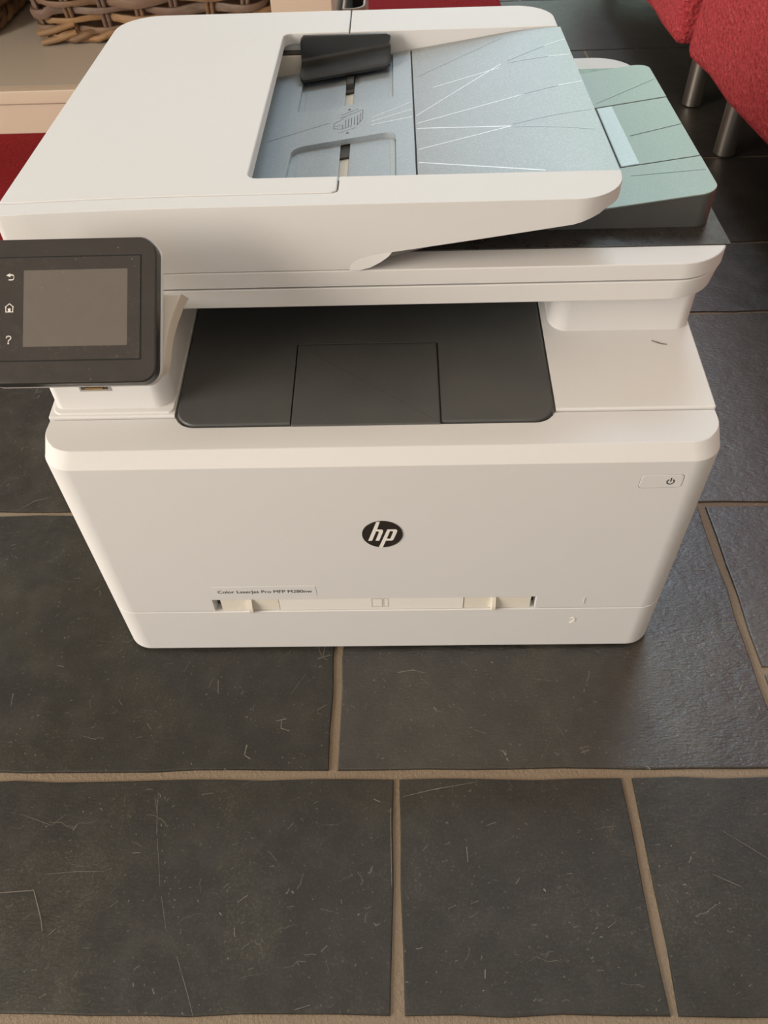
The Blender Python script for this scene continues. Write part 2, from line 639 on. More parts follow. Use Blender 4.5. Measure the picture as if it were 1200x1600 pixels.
ROWS = [  # (y0, y1, joints in x)
    (-0.55, -0.2535, [-0.9, -0.30, 0.07, 0.33, 0.75]),
    (-0.2535, -0.1035, [-0.9, -0.42, 0.0068, 0.169, 0.49, 0.9]),
    (-0.1035, 0.1505, [-0.9, -0.55, -0.0385, 0.2875, 0.75, 1.1]),
    (0.1505, 0.4493, [-1.1, -0.62, 0.06, 0.62, 1.1]),
    (0.4493, 0.6029, [-1.1, -0.7, -0.2, 0.12, 0.72, 1.1]),
    (0.6029, 0.8450, [-1.1, -0.5, 0.20, 0.80, 1.2]),
    (0.8450, 1.2960, [-1.2, -0.45, 0.05, 0.368, 0.98, 1.4]),
    (1.2960, 1.5950, [-1.3, -0.6, 0.0, 0.66, 1.4]),
    (1.5950, 2.0500, [-1.3, -0.6, 0.28, 0.9, 1.5]),
]
for ri, (y0, y1, js) in enumerate(ROWS):
    for ti, (x0, x1) in enumerate(zip(js, js[1:])):
        cells = [(x0, x1, y0, y1)]
        GAP = 0.0034 if ri < 3 else 0.0022
        if ri == 2 and ti == 3:
            cells = [(x0, x1, y0, -0.0225), (x0, x1, -0.0225, y1)]
        for (a, b, c, d) in cells:
            rg = random.Random(int(a * 991 + c * 3571))
            # slightly uneven cleft edges
            pts = []
            A, B, Cc, Dd = a + GAP, b - GAP, c + GAP, d - GAP
            for (p, q) in (((A, Cc), (B, Cc)), ((B, Cc), (B, Dd)), ((B, Dd), (A, Dd)), ((A, Dd), (A, Cc))):
                L = math.hypot(q[0] - p[0], q[1] - p[1])
                k = max(3, int(L / 0.03))
                for i in range(k):
                    s = i / k
                    j = 0.0011 if i else 0
                    pts.append((p[0] + (q[0] - p[0]) * s + rg.uniform(-j, j), p[1] + (q[1] - p[1]) * s + rg.uniform(-j, j)))
            if ri == 1:   # the front joints taper along their length
                def taper(x, y):
                    t = (y - y0) / (y1 - y0)
                    for jx, g0, g1 in ((0.0068, -0.0010, 0.0014), (0.169, 0.0012, -0.0004)):
                        if abs(x - jx) < 0.008:
                            return x + (g0 + (g1 - g0) * t) * (1 if x < jx else -1)
                    return x
                pts = [(taper(x, y), y) for x, y in pts]
            lift = rg.uniform(-0.0005, 0.0)
            bm = slab(pts, -0.006, lift, bev=0.0014, seg=2)
            mi = 1 + (int(a * 37 + 50) + ri) % 2
            if ri == 2 and ti == 2:
                mi = 0
            if ri in (3, 4) and a > 0:
                mi = 3 if ri == 4 else 4
            if ri == 2 and a > 0.2:
                mi = 3
            o = obj('slate_tile', bm, SLATES[mi], floor)

# individual pale scratches and chips worn into the slate, as seen in the photograph
M_SCR = N('pale_scratch_mark')
sv = M_SCR.coord()
M_SCR.set(color=M_SCR.mix(M_SCR.noise(sv, 300, 3), (0.05, 0.045, 0.038), (0.36, 0.33, 0.28)), rough=0.8)
M_SCR = M_SCR.m
scr = bmesh.new()


def scratch(pts, w):
    k = len(pts)
    L, R_ = [], []
    for i, p in enumerate(pts):
        p = Vector(p)
        t = (Vector(pts[min(i + 1, k - 1)]) - Vector(pts[max(i - 1, 0)])).normalized()
        nn = Vector((-t.y, t.x)) * w * 0.8 * (0.35 + 0.65 * sin(pi * (i + 0.5) / k)) * random.uniform(0.6, 1.2)
        L.append(scr.verts.new((p.x + nn.x, p.y + nn.y, 0.00018)))
        R_.append(scr.verts.new((p.x - nn.x, p.y - nn.y, 0.00018)))
    for i in range(k - 1):
        scr.faces.new((R_[i], R_[i + 1], L[i + 1], L[i]))


SCRATCHES = [
    ([(-0.0561, 0.0036), (-0.0519, -0.007)], 0.00031),
    ([(-0.0509, -0.0059), (-0.0499, 0.0036)], 0.00031),
    ([(-0.0554, -0.0087), (-0.0453, -0.0059)], 0.00039),
    ([(-0.0548, -0.0099), (-0.0504, -0.0071)], 0.00031),
    ([(-0.0513, -0.0082), (-0.0471, -0.01)], 0.00031),
    ([(-0.1318, -0.0274), (-0.1301, -0.039)], 0.00043),
    ([(-0.0833, -0.0623), (-0.0758, -0.0603)], 0.00049),
    ([(-0.0791, -0.0613), (-0.0789, -0.068), (-0.0725, -0.0701)], 0.00049),
    ([(-0.1028, -0.0809), (-0.1037, -0.0883)], 0.00052),
    ([(-0.1037, -0.0888), (-0.0991, -0.0917)], 0.00048),
    ([(-0.1069, -0.0584), (-0.1049, -0.059)], 0.00049),
    ([(-0.0531, -0.0536), (-0.0456, -0.0489)], 0.00034),
    ([(-0.2067, -0.0432), (-0.2027, -0.0481)], 0.00032),
    ([(-0.2903, -0.0375), (-0.2891, -0.0473)], 0.00038),
    ([(-0.0737, -0.0395), (-0.0636, -0.0224)], 0.00013),
    ([(-0.1603, -0.0197), (-0.1567, -0.0112)], 0.00016),
    ([(-0.1627, -0.12), (-0.1597, -0.1303)], 0.00022),
    ([(-0.1304, -0.1178), (-0.1225, -0.1165)], 0.00026),
    ([(-0.009, -0.1216), (-0.0046, -0.1235)], 0.00057),
    ([(-0.2528, -0.182), (-0.2403, -0.1812), (-0.2308, -0.1805)], 0.00042),
    ([(-0.2307, -0.1809), (-0.2245, -0.1917), (-0.2209, -0.1981), (-0.2181, -0.2048)], 0.00038),
    ([(-0.1611, -0.1213), (-0.1568, -0.1451)], 0.00019),
    ([(-0.1559, -0.1477), (-0.1481, -0.1783)], 0.00015),
    ([(-0.1461, -0.1842), (-0.1388, -0.2052)], 0.00014),
    ([(-0.2134, -0.207), (-0.2099, -0.2033)], 0.00026),
    ([(-0.2554, -0.1307), (-0.231, -0.1388), (-0.2233, -0.1309)], 0.0002),
    ([(-0.2265, -0.1706), (-0.2055, -0.169), (-0.1871, -0.1691)], 0.00015),
    ([(-0.0961, -0.2031), (-0.095, -0.2082)], 0.00031),
    ([(-0.096, -0.1881), (-0.0898, -0.1839)], 0.00025),
    ([(-0.0544, -0.2473), (-0.045, -0.2447)], 0.00024),
    ([(-0.1298, -0.2189), (-0.1196, -0.2391), (-0.1134, -0.2525)], 0.00014),
    ([(-0.1067, -0.1942), (-0.1052, -0.1957)], 0.0007),
    ([(-0.1709, -0.1573), (-0.1657, -0.1569)], 0.00026),
    ([(0.0086, -0.022), (0.0201, -0.0199), (0.03, -0.0228)], 0.00042),
    ([(0.0115, -0.1199), (0.0318, -0.1151), (0.0635, -0.1097)], 0.00029),
    ([(0.0837, -0.0861), (0.0857, -0.09), (0.0875, -0.0948)], 0.00081),
    ([(0.086, -0.0861), (0.0862, -0.0939)], 0.00059),
    ([(0.1392, -0.0855), (0.1465, -0.0831)], 0.00037),
    ([(0.1401, -0.0885), (0.1459, -0.0866)], 0.00052),
    ([(0.1399, -0.0836), (0.1427, -0.0894)], 0.0003),
    ([(0.2085, -0.0636), (0.2149, -0.0662)], 0.00047),
    ([(0.2668, -0.0405), (0.2725, -0.0324), (0.2827, -0.0308)], 0.00037),
    ([(0.2497, 0.0049), (0.2703, 0.0155)], 0.00033),
    ([(0.2622, 0.0742), (0.2705, 0.0748), (0.2817, 0.0801)], 0.00057),
    ([(0.2925, 0.0897), (0.2996, 0.0974)], 0.00041),
    ([(0.2669, 0.0198), (0.2815, 0.0208)], 0.00051),
    ([(0.2185, -0.0208), (0.2373, -0.0204), (0.249, -0.0244)], 0.00036),
    ([(0.273, -0.0324), (0.2668, -0.0389), (0.278, -0.0507), (0.2775, -0.0569)], 0.00029),
    ([(0.0026, -0.1275), (0.003, -0.1524), (0.0034, -0.1787)], 0.00028),
    ([(0.1012, -0.1804), (0.1026, -0.182)], 0.00091),
    ([(0.0535, -0.1539), (0.0537, -0.1637)], 0.00028),
    ([(0.0601, -0.2262), (0.0597, -0.231)], 0.00041),
    ([(0.1178, -0.1711), (0.1211, -0.1711)], 0.00032),
    ([(0.2114, -0.1717), (0.2273, -0.1792)], 0.00026),
    ([(0.2259, -0.1445), (0.2382, -0.1533), (0.2501, -0.1623)], 0.00022),
    ([(-0.3482, 0.1525), (-0.3351, 0.1652), (-0.3192, 0.1699)], 0.00035),
    ([(-0.3833, 0.3244), (-0.3754, 0.3263)], 0.00057),
    ([(-0.3776, 0.3147), (-0.3763, 0.3199)], 0.00057),
    ([(-0.3816, 0.3329), (-0.3825, 0.3265)], 0.00046),
    ([(0.1384, -0.2033), (0.1439, -0.1997)], 0.00021),
    ([(0.0393, -0.1921), (0.0443, -0.1899)], 0.00021),
    ([(0.0239, -0.1567), (0.0283, -0.1517)], 0.00021),
    ([(0.0678, -0.14), (0.0745, -0.1379)], 0.00021),
    ([(-0.079, -0.1563), (-0.0732, -0.1625)], 0.00018),
    ([(-0.0424, -0.192), (-0.0341, -0.1939)], 0.00017),
    ([(-0.2263, -0.073), (-0.2159, -0.0761)], 0.0002),
    ([(-0.1803, -0.063), (-0.1764, -0.0682)], 0.00027),
    ([(-0.2626, -0.013), (-0.2571, -0.0142)], 0.00042),
    ([(-0.2644, 0.0121), (-0.2631, 0.0133)], 0.00051),
    ([(0.0462, -0.0492), (0.0517, -0.0535)], 0.00019),
    ([(0.1114, -0.0281), (0.1258, -0.0304)], 0.00019),
    ([(0.064, -0.0701), (0.0732, -0.0732)], 0.00019),
]
for pts, w in SCRATCHES:
    scratch(pts, w)
sm = obj('scratch_marks', scr, M_SCR, floor)
tag(sm, kind='stuff')


# ------------------------------------------------------------------ printer
printer = empty('printer', (0, 0.2, 0),
                'large white multifunction printer with black tilted touchscreen standing on the slate floor', 'printer')
P = printer
mm = 0.001
W = 0.2085

# lower paper tray
tray1 = obj('paper_tray', slab(rrect(-W, W, 0.0, 0.0355, (0.02, 0.02, 0.001, 0.001), 10), 0.0032, 0.0535, 0.0007, 0.0008), M_WHITE, P)
link('tray_number', upright(text_mesh('2', height=0.0072, depth=0.00035), 0.1395, -0.0001, 0.0345), M_WHITE2, tray1)
# seam filler between tray and door, set back in shadow
# front door with chamfered top
lo_ = rrect(-W, W, 0.0, 0.0362, (0.02, 0.02, 0.0008, 0.0008), 10)
up_ = rrect(-W + 0.0008, W - 0.0008, 0.0078, 0.0362, (0.0215, 0.0215, 0.0008, 0.0008), 10)
mid_ = [tuple(Vector(a) * 0.06 + Vector(b) * 0.94) for a, b in zip(lo_, up_)]
low2 = inset(lo_, 0.0004)
rings = [[(x, y, 0.0545) for x, y in inset(lo_, 0.0006)], [(x, y, 0.0551) for x, y in lo_],
         [(x, y, 0.2062) for x, y in lo_], [(x, y, 0.2068) for x, y in inset(lo_, 0.00035)],
         [(x, y, 0.2149) for x, y in mid_], [(x, y, 0.2155) for x, y in inset(up_, 0.0004)]]
door = D.objects.new('front_door', finish(loft(rings), 12))
COL.objects.link(door)
door.data.materials.append(M_WHITE)
# tray recess lip in the ledge, feed slot notch, power button pocket, label pocket
cut(door, slab([(-0.1290, -0.01), (0.1115, -0.01), (0.1105, 0.012), (-0.1262, 0.012)], 0.050, 0.0694, 0))
bt = finish(slab(round_poly([(0.1595, 0.1838), (0.1860, 0.1841), (0.1860, 0.1957), (0.1595, 0.1953)], 0.0026), -0.0012, 0.002, 0))
bm = bmesh.new()
bm.from_mesh(upright(bt))
cut(door, bm)
cut(door, slab(rrect(-0.1285, 0.1100, 0.0268, 0.05, (0.014, 0.014, 0.0005, 0.0005), 8), 0.2125, 0.23, 0))
weighted(door)
door.parent = P
door.matrix_parent_inverse = Matrix.Translation(-printer.location)
pb = finish(slab(round_poly([(0.15985, 0.18415), (0.18565, 0.18445), (0.18565, 0.19535), (0.15985, 0.19495)], 0.0024), -0.0011, 0.0002, 0.0003))
link('power_button', upright(pb), M_WHITE, door)
pw = [arc(0.1782, 0.1897, 0.0025, rad(125), rad(415), 18) + arc(0.1782, 0.1897, 0.0018, rad(415), rad(125), 18),
      [(0.17785, 0.1897), (0.17855, 0.1897), (0.17855, 0.1930), (0.17785, 0.1930)]]
link('power_symbol', upright(shape2d(pw), 0, -0.00035, 0), M_INK, door)
# badge with the two-letter emblem
badge = bmesh.new()
disc = [(cos(2 * pi * i / 64) * 0.0135, sin(2 * pi * i / 64) * 0.0135) for i in range(64)]
bd = finish(slab(disc, -0.0004, 0.0005, 0.0002))
badge = link('badge', upright(bd, 0.0002, 0, 0.1428), M_BADGE, door)


def emblem(pts):
    return [((x - 568) / 320 * 0.0135, -(y - 548) / 203 * 0.0135) for x, y in pts]


def clip_disc(pts, r=0.01355):
    out = []
    for x, y in pts:
        d = math.hypot(x, y)
        out.append((x * r / d, y * r / d) if d > r else (x, y))
    return out


h_ = emblem([(478, 342), (538, 342), (490, 466), (556, 466), (574, 472), (582, 486), (578, 510), (516, 640), (456, 640),
             (514, 514), (514, 500), (504, 494), (474, 494), (402, 640), (340, 640)])
p_ = emblem([(650, 466), (778, 466), (798, 474), (804, 490), (798, 512), (744, 620), (732, 634), (716, 640), (622, 640), (564, 756), (500, 756)])
pi_ = emblem([(690, 494), (728, 494), (738, 500), (736, 514), (694, 604), (686, 611), (636, 611)])
link('emblem_letters', upright(shape2d([clip_disc(h_), clip_disc(p_), pi_]), 0.0002, -0.00062, 0.1428), M_WHITE2, badge)
# model name label
lab = finish(slab(round_poly([(-0.1235, 0.0732), (-0.0494, 0.0738), (-0.0498, 0.0858), (-0.1246, 0.0852)], 0.0008), -0.0003, 0.00018, 0.0001))
lab = link('name_label', upright(lab), M_WHITE, door)
link('label_lettering', upright(text_mesh('Color LaserJet Pro MFP M280nw', width=0.0686, height=0.0046, bold=0.0), -0.1214, -0.00035, 0.0767), M_INK, lab)
link('tray_number', upright(text_mesh('1', height=0.0072, depth=0.0003), 0.1455, -0.0001, 0.0600), M_WHITE, door)
# priority feed slot: recessed cover in three sections and two guide fins
slot = obj('feed_slot_cover', box(-0.1225, 0.1076, 0.0032, 0.008, 0.0540, 0.0694), M_WHITE2, P)
obj('cover_section', box(-0.1222, -0.0792, 0.0014, 0.0033, 0.0541, 0.0690, 0.0002), M_CREAM, slot)
obj('cover_section', box(-0.0786, 0.0578, 0.0010, 0.0033, 0.0541, 0.0690, 0.0002), M_WHITE2, slot)
obj('cover_section', box(0.0584, 0.1074, 0.0014, 0.0033, 0.0541, 0.0690, 0.0002), M_CREAM, slot)
obj('slot_end_shade', box(-0.1282, -0.1225, 0.0075, 0.012, 0.0540, 0.0694), M_LINE, slot)  # dark blocks stand in for the shade in the slot's open ends
obj('slot_end_shade', box(0.1076, 0.1110, 0.0075, 0.012, 0.0540, 0.0694), M_LINE, slot)
for gx in (-0.1000, 0.0800):
    prof = [(0.004, 0.0545), (-0.0012, 0.0535), (-0.0026, 0.0560), (-0.0022, 0.0610), (0.0005, 0.0682), (0.004, 0.0690)]
    bm = loft([[(gx - 0.0014, y, z) for y, z in prof], [(gx + 0.0014, y, z) for y, z in prof]])
    obj('paper_width_guide', bm, M_CREAM, slot)
link('paper_mark', upright(shape2d([[(-0.0100, 0.0570), (-0.0020, 0.0570), (-0.0020, 0.0675), (-0.0100, 0.0675)],
                                    [(-0.0096, 0.0574), (-0.0024, 0.0574), (-0.0024, 0.0671), (-0.0096, 0.0671)],
                                    [(-0.0012, 0.0570), (0.0024, 0.0570), (0.0024, 0.0675), (-0.0012, 0.0675)],
                                    [(-0.0009, 0.0573), (0.0021, 0.0573), (0.0021, 0.0672), (-0.0009, 0.0672)]]), 0, 0.0009, 0), M_PAPERMARK, slot)

# main housing with the gently rising deck
deck = lambda x, y: 0.1 * (y - 0.037)
hous = D.objects.new('housing', finish(slab(rrect(-W, W, 0.037, 0.4160, (0.001, 0.001, 0.02, 0.02), 6), 0.0035, 0.2172, 0.0010, 0.0, fz1=deck)))
COL.objects.link(hous)
hous.data.materials.append(M_WHITE)
cut(hous, slab(rrect(-0.1285, 0.1100, 0.02, 0.39, 0.0005), 0.2122, 0.3, 0, fz0=deck))
weighted(hous)
hous.parent = P
hous.matrix_parent_inverse = Matrix.Translation(-printer.location)

# charcoal output tray and its fold-out flap
trayp = rrect(-0.1272, 0.1088, 0.0282, 0.386, (0.0135, 0.0135, 0.001, 0.001), 8)
ot = D.objects.new('output_tray', finish(slab(trayp, 0.2129, 0.2176, 0.0014, 0.0, fz0=lambda x, y: 0.1 * (y - 0.037) * (y > 0.037), fz1=deck)))
COL.objects.link(ot)
ot.data.materials.append(M_DARK)
cut(ot, slab(rrect(-0.0552, 0.0388, 0.015, 0.0992, 0.0006), 0.2146, 0.24, 0, fz0=deck))
weighted(ot)
ot.parent = P
ot.matrix_parent_inverse = Matrix.Translation(-printer.location)
flap = obj('output_flap', slab(rrect(-0.0545, 0.0381, 0.0266, 0.0985, 0.0008), 0.2149, 0.2176, 0.0009, fz0=deck, fz1=deck), M_DARK, P)
obj('flap_edge_shadow', box(-0.0590, 0.0425, 0.0262, 0.0285, 0.2127, 0.2147), M_LINE, flap)  # dark bar painted in as the shadow below the flap's front edge

# left console block and USB port
ins = obj('console_base', slab(rrect(-0.2062, -0.1290, 0.0388, 0.40, (0.006, 0.004, 0.002, 0.002), 5), 0.2165, 0.2185, 0.0008, fz1=lambda x, y: 0.1 * (y - 0.037)), M_WHITE, P)
cons = obj('console_block', slab(rrect(-0.2050, -0.1294, 0.0425, 0.40, (0.006, 0.012, 0.002, 0.002), 8), 0.2180, 0.2635, 0.0006, 0.0), M_WHITE, P)
rim = finish(slab(rrect(-0.1842, -0.1648, 0.2335, 0.2435, 0.0003, 1), 0.0, 0.0006, 0.0002))
usb = link('usb_port', upright(rim, 0, 0.0426, 0), M_CHROME, cons)
obj('port_cavity', box(-0.1828, -0.1662, 0.0417, 0.0421, 0.2352, 0.2425), M_LINE, usb)
obj('port_tongue', box(-0.1800, -0.1690, 0.0412, 0.0418, 0.2385, 0.2412), M_CHROME, usb)
obj('port_contacts', box(-0.1800, -0.1690, 0.0412, 0.0418, 0.2357, 0.2370), M_GOLD, usb)

# right support pillar
pil = slab(rrect(0.1142, 0.2078, 0.1075, 0.40, (0.012, 0.010, 0.004, 0.004), 8), 0.2225, 0.2640, 0.0, 0.0)
obj('support_pillar', pil, M_WHITE, P)

# scanner bed and lid
XL, XR, YF, YB = -0.2137, 0.2145, 0.082, 0.4108


def scan_outline(xr, yf=YF, r=0.034):
    return rrect(XL, xr, yf, YB, (0.03, r, 0.032, 0.03), 12)


bed = loft([[(x, y, 0.2640) for x, y in inset(scan_outline(0.2112), 0.0012)], [(x, y, 0.2649) for x, y in scan_outline(0.2112)],
            [(x, y, 0.2765) for x, y in scan_outline(0.2135)], [(x, y, 0.2771) for x, y in inset(scan_outline(0.2135), 0.0006)]])
bed = obj('scanner_bed', bed, M_WHITE, P)
obj('lid_gap_shade', slab(inset(scan_outline(0.2135), 0.0025), 0.2770, 0.2784, 0), M_LINE, bed)  # dark plate puts the shade into the open gap under the lid
lid = obj('scanner_lid', slab(scan_outline(XR), 0.2783, 0.2888, 0.0009, 0.0004), M_WHITE, P)
obj('glossy_black_inlay', slab(rrect(0.0, 0.2141, 0.1016, 0.3840, 0.0012, 2), 0.2886, 0.2895, 0.0003), M_GLOSS, lid)

# ------------------------------------------------------------------ document feeder
ZT = 0.3300
XO = -0.0745          # left end of the opening
YI0, YI1 = 0.1156, 0.3590   # arms' inner edges
XT = 0.1425           # right end of the arms


def front_y(x):
    """Front edge of the feeder bows gently forwards at the left end."""
    t = max(0.0, (-0.09 - x) / 0.12)
    return 0.0822 - 0.0042 * t * t


def lerp_x(x0, x1, n):
    return [x0 + (x1 - x0) * i / n for i in range(n + 1)]


def bz(x):
    """Lower edge of the feeder arms, rising to the right."""
    pts = [(-1, 0.2890), (-0.0165, 0.2890), (-0.010, 0.2898), (-0.003, 0.2925), (0.004, 0.2968), (0.010, 0.2997), (0.06, 0.3067), (0.114, 0.3146), (0.1275, 0.3188),
           (0.1345, 0.3228), (0.1400, 0.3262), (1, 0.3265)]
    for (a, za), (b, zb) in zip(pts, pts[1:]):
        if a <= x <= b:
            return min(0.3208, za + (zb - za) * (x - a) / (b - a))
    return 0.3208


RC = 0.030
front_pts = [(x, front_y(x)) for x in lerp_x(-0.2085, -0.0207, 12)]
arm_pts = [(x, front_y(x)) for x in [-0.0165, -0.010, -0.003, 0.004, 0.010] + lerp_x(0.03, XT - RC, 6)[0:]]
round_f = arc(XT - RC, 0.0822 + RC, RC, -pi / 2, -0.06, 9)[1:]
round_b = arc(XT - RC - 0.002, YB - RC, RC, 0.06, pi / 2, 9)
left_b = arc(XL + 0.034, YB - 0.034, 0.034, pi / 2, pi, 8)
left_f = [(XL, 0.085), (XL + 0.0012, 0.0796)]
inner = ([(x, YI0) for x in (XT + 0.0002, 0.11, 0.07, 0.03, 0.0, -0.0165, -0.0207)] + [(-0.04, YI0)]
         + arc(XO - 0.020, YI0 + 0.006, 0.006, -pi / 2, -pi, 5)
         + arc(XO - 0.018, YI1 - 0.008, 0.008, pi, pi / 2, 5)
         + [(-0.04, YI1), (-0.0207, YI1), (0.0, YI1), (0.03, YI1), (0.07, YI1), (0.11, YI1), (XT - 0.002, YI1 + 0.001)])
outline = left_f + front_pts + arm_pts + round_f + inner + round_b + [(-0.0225, YB)] + left_b
base_out = inset(outline, 0.0009)
base_rings = [[(x, y, bz(x) + 0.0010) for x, y in inset(outline, 0.0015)], [(x, y, bz(x) + 0.0014) for x, y in base_out],
              [(x, y, 0.3226) for x, y in base_out]]
fb = obj('feeder_base', loft(base_rings), M_WHITE, P, 28)
# front rail: full-width band plus right arm
band_back = [(x, front_y(x) + 0.0132) for x in lerp_x(-0.0262, -0.2085, 12)]
rail = (left_f[1:] + front_pts + arm_pts + round_f + [(XT + 0.0002, YI0), (0.11, YI0), (0.05, YI0), (0.0, YI0), (-0.0202, YI0)]
        + [(-0.0202, 0.1000), (-0.0210, 0.0970), (-0.0230, 0.0957)] + band_back + [(XL, 0.0925)])


def rail_wall(pts):
    low = [[(x, y, bz(x)) for x, y in inset(pts, 0.0007)], [(x, y, bz(x) + 0.0005) for x, y in pts]]
    top = [[(x, y, ZT - 0.0006) for x, y in pts], [(x, y, ZT - 0.0002) for x, y in inset(pts, 0.0002)], [(x, y, ZT) for x, y in inset(pts, 0.0006)]]
    return loft(low + top)


obj('front_rail', rail_wall(rail), M_WHITE, P, 28)
rear = [(-0.0222, YI1), (0.03, YI1), (0.09, YI1), (XT - 0.002, YI1 + 0.001)] + round_b + [(-0.0222, YB)]
obj('rear_rail', rail_wall(rear), M_WHITE, P, 28)
# hinged feeder cover, a U round the end of the opening
cov = ([(XL, 0.0932)] + [(x, front_y(x) + 0.0140) for x in lerp_x(-0.2080, -0.0270, 12)]
       + [(-0.0238, 0.0967), (-0.0215, 0.0985), (-0.0211, 0.1012), (-0.0211, YI0)]
       + [(-0.05, YI0)] + arc(XO + 0.006, YI0 + 0.006, 0.006, -pi / 2, -pi, 6)
       + arc(XO + 0.008, YI1 - 0.008, 0.008, pi, pi / 2, 6) + [(-0.0232, YI1), (-0.0232, YB)] + left_b)
obj('feeder_cover', slab(cov, 0.3224, ZT + 0.0002, 0.0010, 0.0), M_WHITE, P, 28)
# thin raised lip round the opening
# finger tab: flared lens under the front rail
inner_arc = [(-0.0158, 0.0820, 0.2893), (-0.0150, 0.0820, 0.2925), (-0.011, 0.0820, 0.2958), (-0.004, 0.0820, 0.2982), (0.004, 0.0820, 0.2996), (0.0095, 0.0820, 0.3002)]
outer_arc = [(-0.0156, 0.0819, 0.2890), (-0.010, 0.0812, 0.2893), (-0.003, 0.0810, 0.2912), (0.003, 0.0811, 0.2945), (0.007, 0.0814, 0.2972), (0.0095, 0.0819, 0.2998)]
bm = bmesh.new()
A = [bm.verts.new(p) for p in inner_arc]
B = [bm.verts.new(p) for p in outer_arc]
Cb = [bm.verts.new((x, y + 0.004, z - 0.0004)) for x, y, z in outer_arc]
for i in range(5):
    bm.faces.new((A[i], B[i], B[i + 1], A[i + 1]))
    bm.faces.new((B[i], Cb[i], Cb[i + 1], B[i + 1]))
obj('finger_tab', bm, M_WHITE, fb, 30)

# input tray: right textured plate, left well with pockets, all on one slope
SL = 0.140


def tz(x):
    """Height of the input tray surface."""
    if x > 0.095:
        t = min(1.0, (x - 0.095) / 0.047)
        return 0.3258 + 0.0066 * t - 0.0030 * t * t
    return 0.3258 + SL * (x - 0.095)


shift = lambda x, y: tz(x) - 0.3
bm = bmesh.new()
xs = [0.0262, 0.05, 0.075, 0.095, 0.105, 0.115, 0.125, 0.135, 0.1424]
Y0, Y1 = 0.1150, 0.3588
up = [[bm.verts.new((x, y, tz(x))) for x in xs] for y in (Y0, Y1)]
dn = [[bm.verts.new((x, y, max(tz(x) - 0.012, bz(x)) if x < 0.12 else tz(x) - 0.003)) for x in xs] for y in (Y0, Y1)]
for i in range(len(xs) - 1):
    bm.faces.new((up[0][i], up[0][i + 1], up[1][i + 1], up[1][i]))
    bm.faces.new((dn[0][i], dn[1][i], dn[1][i + 1], dn[0][i + 1]))
    bm.faces.new((dn[0][i], dn[0][i + 1], up[0][i + 1], up[0][i]))
    bm.faces.new((dn[1][i], up[1][i], up[1][i + 1], dn[1][i + 1]))
for k in (0, -1):
    bm.faces.new((dn[0][k], up[0][k], up[1][k], dn[1][k]))
it = obj('input_tray', bm, M_SILVER, P, 40)
# left well: raised plate with two pockets
pocket_lo = round_poly([(-0.0615, 0.108), (0.0128, 0.108), (0.0128, 0.2130), (-0.0590, 0.2130)], [0.001, 0.001, 0.010, 0.010], 6)
pocket_hi = round_poly([(-0.0600, 0.2720), (0.0112, 0.2690), (0.0112, 0.3560), (-0.0600, 0.3560)], [0.003, 0.003, 0.002, 0.002], 4)
well = [(-0.0990, 0.1148), (0.0250, 0.1148), (0.0250, 0.3588), (-0.0990, 0.3588)]
me = shape2d([well, pocket_lo[:], pocket_hi], 0.0018)
for v in me.vertices:
    v.co.z += tz(v.co.x) - 0.0018
wl = link('tray_well', me, M_SILVER2, P)
fl = []
slab_l = [(-0.0655, 0.1148), (-0.0252, 0.1148), (-0.0252, 0.3588), (-0.0655, 0.3588)]
slab_r = [(-0.0186, 0.1148), (0.0160, 0.1148), (0.0160, 0.3588), (-0.0186, 0.3588)]
for nm, q in (('pocket_floor', slab_l), ('pocket_floor', slab_r)):
    obj(nm, slab(q, 0.2950, 0.2966, 0.0004, fz0=shift, fz1=shift), M_SILVER2, wl)
obj('slot_floor', slab([(-0.0262, 0.1148), (-0.0176, 0.1148), (-0.0176, 0.3588), (-0.0262, 0.3588)], 0.2925, 0.2937, 0, fz0=shift, fz1=shift), M_BEIGE, wl)
obj('slot_rack', slab([(-0.0262, 0.306), (-0.0176, 0.306), (-0.0176, 0.314), (-0.0262, 0.314)], 0.293, 0.2956, 0, fz0=shift, fz1=shift), M_LINE, wl)
obj('slot_rack', slab([(-0.0262, 0.196), (-0.0176, 0.196), (-0.0176, 0.2145), (-0.0262, 0.2145)], 0.293, 0.2952, 0, fz0=shift, fz1=shift), M_LINE, wl)
# pale edge strips in the pockets
for (xa, xb, ya, yb) in ((0.0088, 0.0122, 0.115, 0.208), (0.0080, 0.0108, 0.272, 0.352)):
    obj('pocket_rib', slab([(xa, ya), (xb, ya), (xb, yb), (xa, yb)], 0.2964, 0.2971, 0.0001, fz0=shift, fz1=shift), M_FLAPSTRIP, wl)
for (xa, ya, yb) in ((-0.0545, 0.115, 0.206), (-0.0560, 0.273, 0.352)):
    obj('pocket_rib', slab([(xa, ya), (xa + 0.0006, ya), (xa + 0.0006, yb), (xa, yb)], 0.2964, 0.2973, 0, fz0=shift, fz1=shift), M_FLAPSTRIP, wl)
obj('tray_seam', slab([(0.0248, 0.115), (0.0264, 0.115), (0.0264, 0.3588), (0.0248, 0.3588)], 0.296, 0.2985, 0, fz0=shift, fz1=shift), M_LINE, it)


